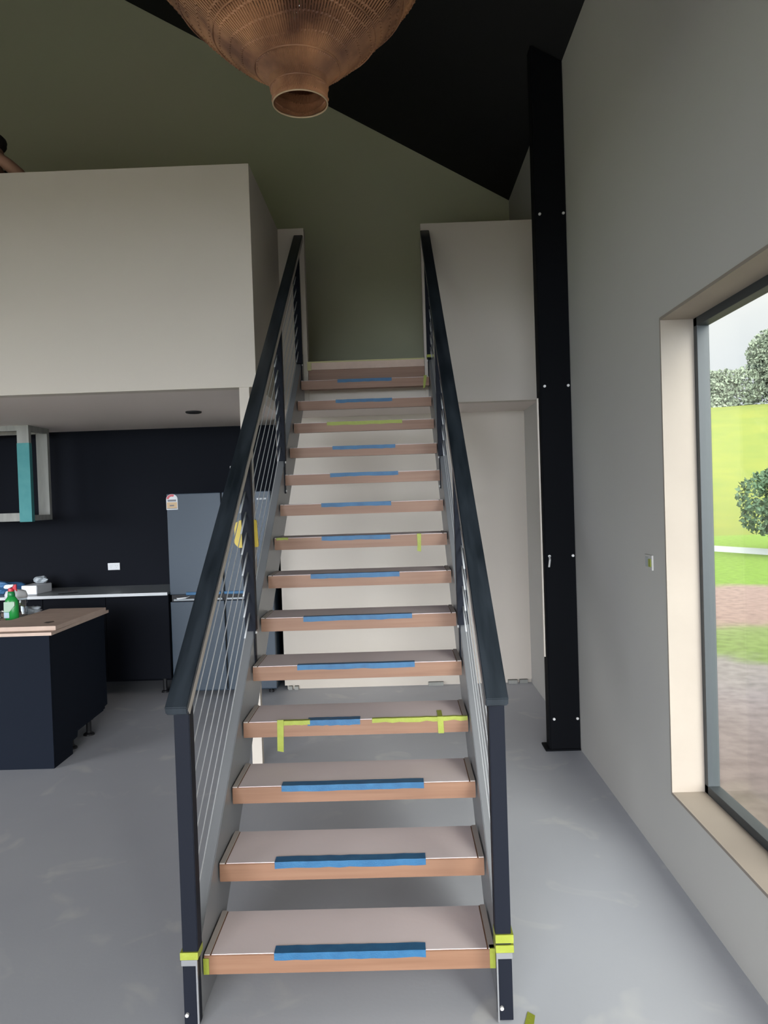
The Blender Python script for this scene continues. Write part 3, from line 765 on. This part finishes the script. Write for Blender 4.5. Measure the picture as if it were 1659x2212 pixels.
# face features joined to the head region as small parts
hc = Vector((-2.36, 2.585, 3.985)); fd = Vector((-.12, -.95, -.20)).normalized(); sd = Vector((.99, -.12, 0)).normalized(); updir = sd.cross(fd) * 1.0
def ell(c, rx, ry, rz, m_, name, par, n=16):
    bm = NB(); bmesh.ops.create_uvsphere(bm, u_segments=n, v_segments=n // 2 + 2, radius=1)
    for v in bm.verts:
        p = v.co; v.co = Vector(c) + sd * p.x * rx + fd * p.y * ry + sd.cross(fd) * p.z * rz
    return obj(name, bm, m_, par, smooth=True)
upv = sd.cross(fd)
if upv.z < 0: upv = -upv
ell(hc + fd * .085 - upv * .005, .012, .018, .022, M['skin'], 'nose', pr)
for s_ in (-1, 1):
    ell(hc + fd * .074 + sd * .03 * s_ + upv * .012, .011, .008, .007, M['hair'], 'eye', pr)
    ell(hc - sd * .02 - upv * .02 + sd * .066 * s_ , .010, .018, .030, M['skin'], 'ear', pr)
ell(hc + fd * .078 - upv * .045, .024, .008, .007, M['pink'], 'mouth', pr)
# hair cap: upper back shell of the head
bm = NB(); bmesh.ops.create_uvsphere(bm, u_segments=28, v_segments=18, radius=1)
rnd = random.Random(4)
for v in bm.verts:
    p = v.co; k = 1 + rnd.uniform(-.02, .02)
    v.co = hc + upv * .062 - fd * .018 - sd * .024 + sd * p.x * .098 * k + fd * p.y * .100 * k + upv * p.z * .078 * k
obj('hair', bm, M['hair'], pr, smooth=True)
SV = [(-2.47, 3.08, 3.58), (-2.46, 2.96, 3.72), (-2.44, 2.83, 3.83), (-2.425, 2.745, 3.87), (-2.28, 2.76, 3.86), (-2.215, 2.63, 3.815), (-2.60, 2.77, 3.86), (-2.675, 2.62, 3.81)]
skin('shirt', SV, [(0, 1), (1, 2), (2, 3), (2, 4), (4, 5), (2, 6), (6, 7)], [(.178, .14), (.16, .13), (.178, .14), (.085, .08), .080, .070, .080, .070], M['shirt'], pr)
TV = [(-2.47, 3.07, 3.60)]; TE = []; TR = [(.17, .13)]
for s_ in (-1, 1):
    b0 = len(TV); TV += [(-2.47 + s_ * .10, 3.08, 3.50), (-2.47 + s_ * .12, 3.02, 3.18), (-2.47 + s_ * .12, 3.10, 2.80)]; TR += [.11, .08, .06]
    TE += [(0, b0), (b0, b0 + 1), (b0 + 1, b0 + 2)]
skin('trousers', TV, TE, TR, M['trouser'], pr)
for s_ in (-1, 1):
    bm = NB(); x = -2.47 + s_ * .125
    prism(bm, [(3.16, ZL - .018), (2.87, ZL - .018), (2.86, ZL + .03), (2.93, ZL + .07), (3.05, ZL + .10), (3.06, ZL + .15), (3.16, ZL + .15)], x - .045, x + .045, 'x', .012)
    obj('boot', bm, M['shoe'], pr)

# ------------------------------------------------------------------ outdoors
gr = B(-60, 60, -60, 28, -.5, -.3)
struct('ground', gr, M['ground'])
bm = NB(); rows = []
for i in range(25):
    x = 0.5 + i * 5.0; row = []
    for j in range(31):
        y = -40 + j * 5.5; d = math.hypot(x - .2, y + 2.45)
        u = max(0, min(1, (d - 30) / 62)); h = -.32 + 10.4 * u * u * (3 - 2 * u) + .5 * math.sin(.11 * x + .07 * y) * u
        if d < 29: h = -.45
        row.append(bm.verts.new((x + 12, y, h)))
    rows.append(row)
for a, b in zip(rows, rows[1:]):
    for j in range(30): bm.faces.new((a[j], a[j + 1], b[j + 1], b[j]))
struct('hillside', bm, M['hill'], smooth=True)
bm = NB(); prism(bm, [(7.6, 25.5), (13.5, 12.0), (13.62, 12.05), (7.75, 25.55)], -.3, -.14, 'z')
tag(obj('kerb', bm, M['kerb']), 'pale low concrete kerb crossing the grass beyond the window', 'kerb')

def leafy(name, c, r, n, size, m_, trunk, label, cat, seed, group=None):
    rnd = random.Random(seed)
    t = thing(name, label, cat, (c[0], c[1], c[2]), group)
    bm = NB(); lobes = []
    for k in range(12):
        a = rnd.uniform(0, 2 * PI); q = rnd.uniform(.1, .72); zz = rnd.uniform(-.45, .55)
        lobes.append((Vector((math.cos(a) * q * r[0], math.sin(a) * q * r[1], zz * r[2])), rnd.uniform(.32, .52)))
    for k in range(n):
        lc, lr = rnd.choice(lobes)
        d = Vector((rnd.gauss(0, 1), rnd.gauss(0, 1), rnd.gauss(0, 1))).normalized()
        rr_ = lr * (rnd.uniform(.4, 1) ** .4)
        p = Vector((c[0], c[1], c[2] + trunk + r[2])) + lc + Vector((d.x * r[0], d.y * r[1], d.z * r[2])) * rr_
        u = Vector((rnd.gauss(0, 1), rnd.gauss(0, 1), rnd.gauss(0, 1))).normalized()
        v = u.cross(Vector((rnd.gauss(0, 1), rnd.gauss(0, 1), rnd.gauss(0, 1)))).normalized()
        s_ = size * rnd.uniform(.6, 1.3)
        bm.faces.new([bm.verts.new(p + u * s_), bm.verts.new(p + v * s_ * .5), bm.verts.new(p - u * s_), bm.verts.new(p - v * s_ * .5)])
    obj('crown', bm, m_, t)
    bm = NB(); tube(bm, [(c[0], c[1], c[2] - .3), (c[0] + .05, c[1], c[2] + trunk * .6), (c[0], c[1] + .05, c[2] + trunk + r[2])], [r[0] * .08, r[0] * .06, r[0] * .03], 8)
    obj('trunk', bm, M['bark'], t)
leafy('bush', (10.6, 17.8, -.3), (1.7, 1.7, 1.35), 9000, .075, M['foliage_dark'], 0.05, 'dark green round bush beyond the window, behind the kerb', 'bush', 1)
TREES = [((34.5, 80, 6.2), (4.6, 4.6, 3.9), 0.6), ((40.5, 80, 6.8), (4.6, 4.6, 5.2), 1.0), ((42.5, 70, 7.0), (4.4, 4.4, 6.0), 1.4), ((26.2, 82, 5.8), (4.4, 4.2, 4.6), 1.2)]
for k, (c, r, tk) in enumerate(TREES):
    leafy('tree', c, r, 11000, .20, M['foliage'], tk,
          ['low grey-green tree on the hill top, left of the tall ones', 'tall grey-green tree on the hill top seen through the window',
           'tallest tree on the hill top, at the right end of the row', 'grey-green tree on the hill top at the window frame edge'][k], 'tree', 20 + k, 'trees on the hill top')
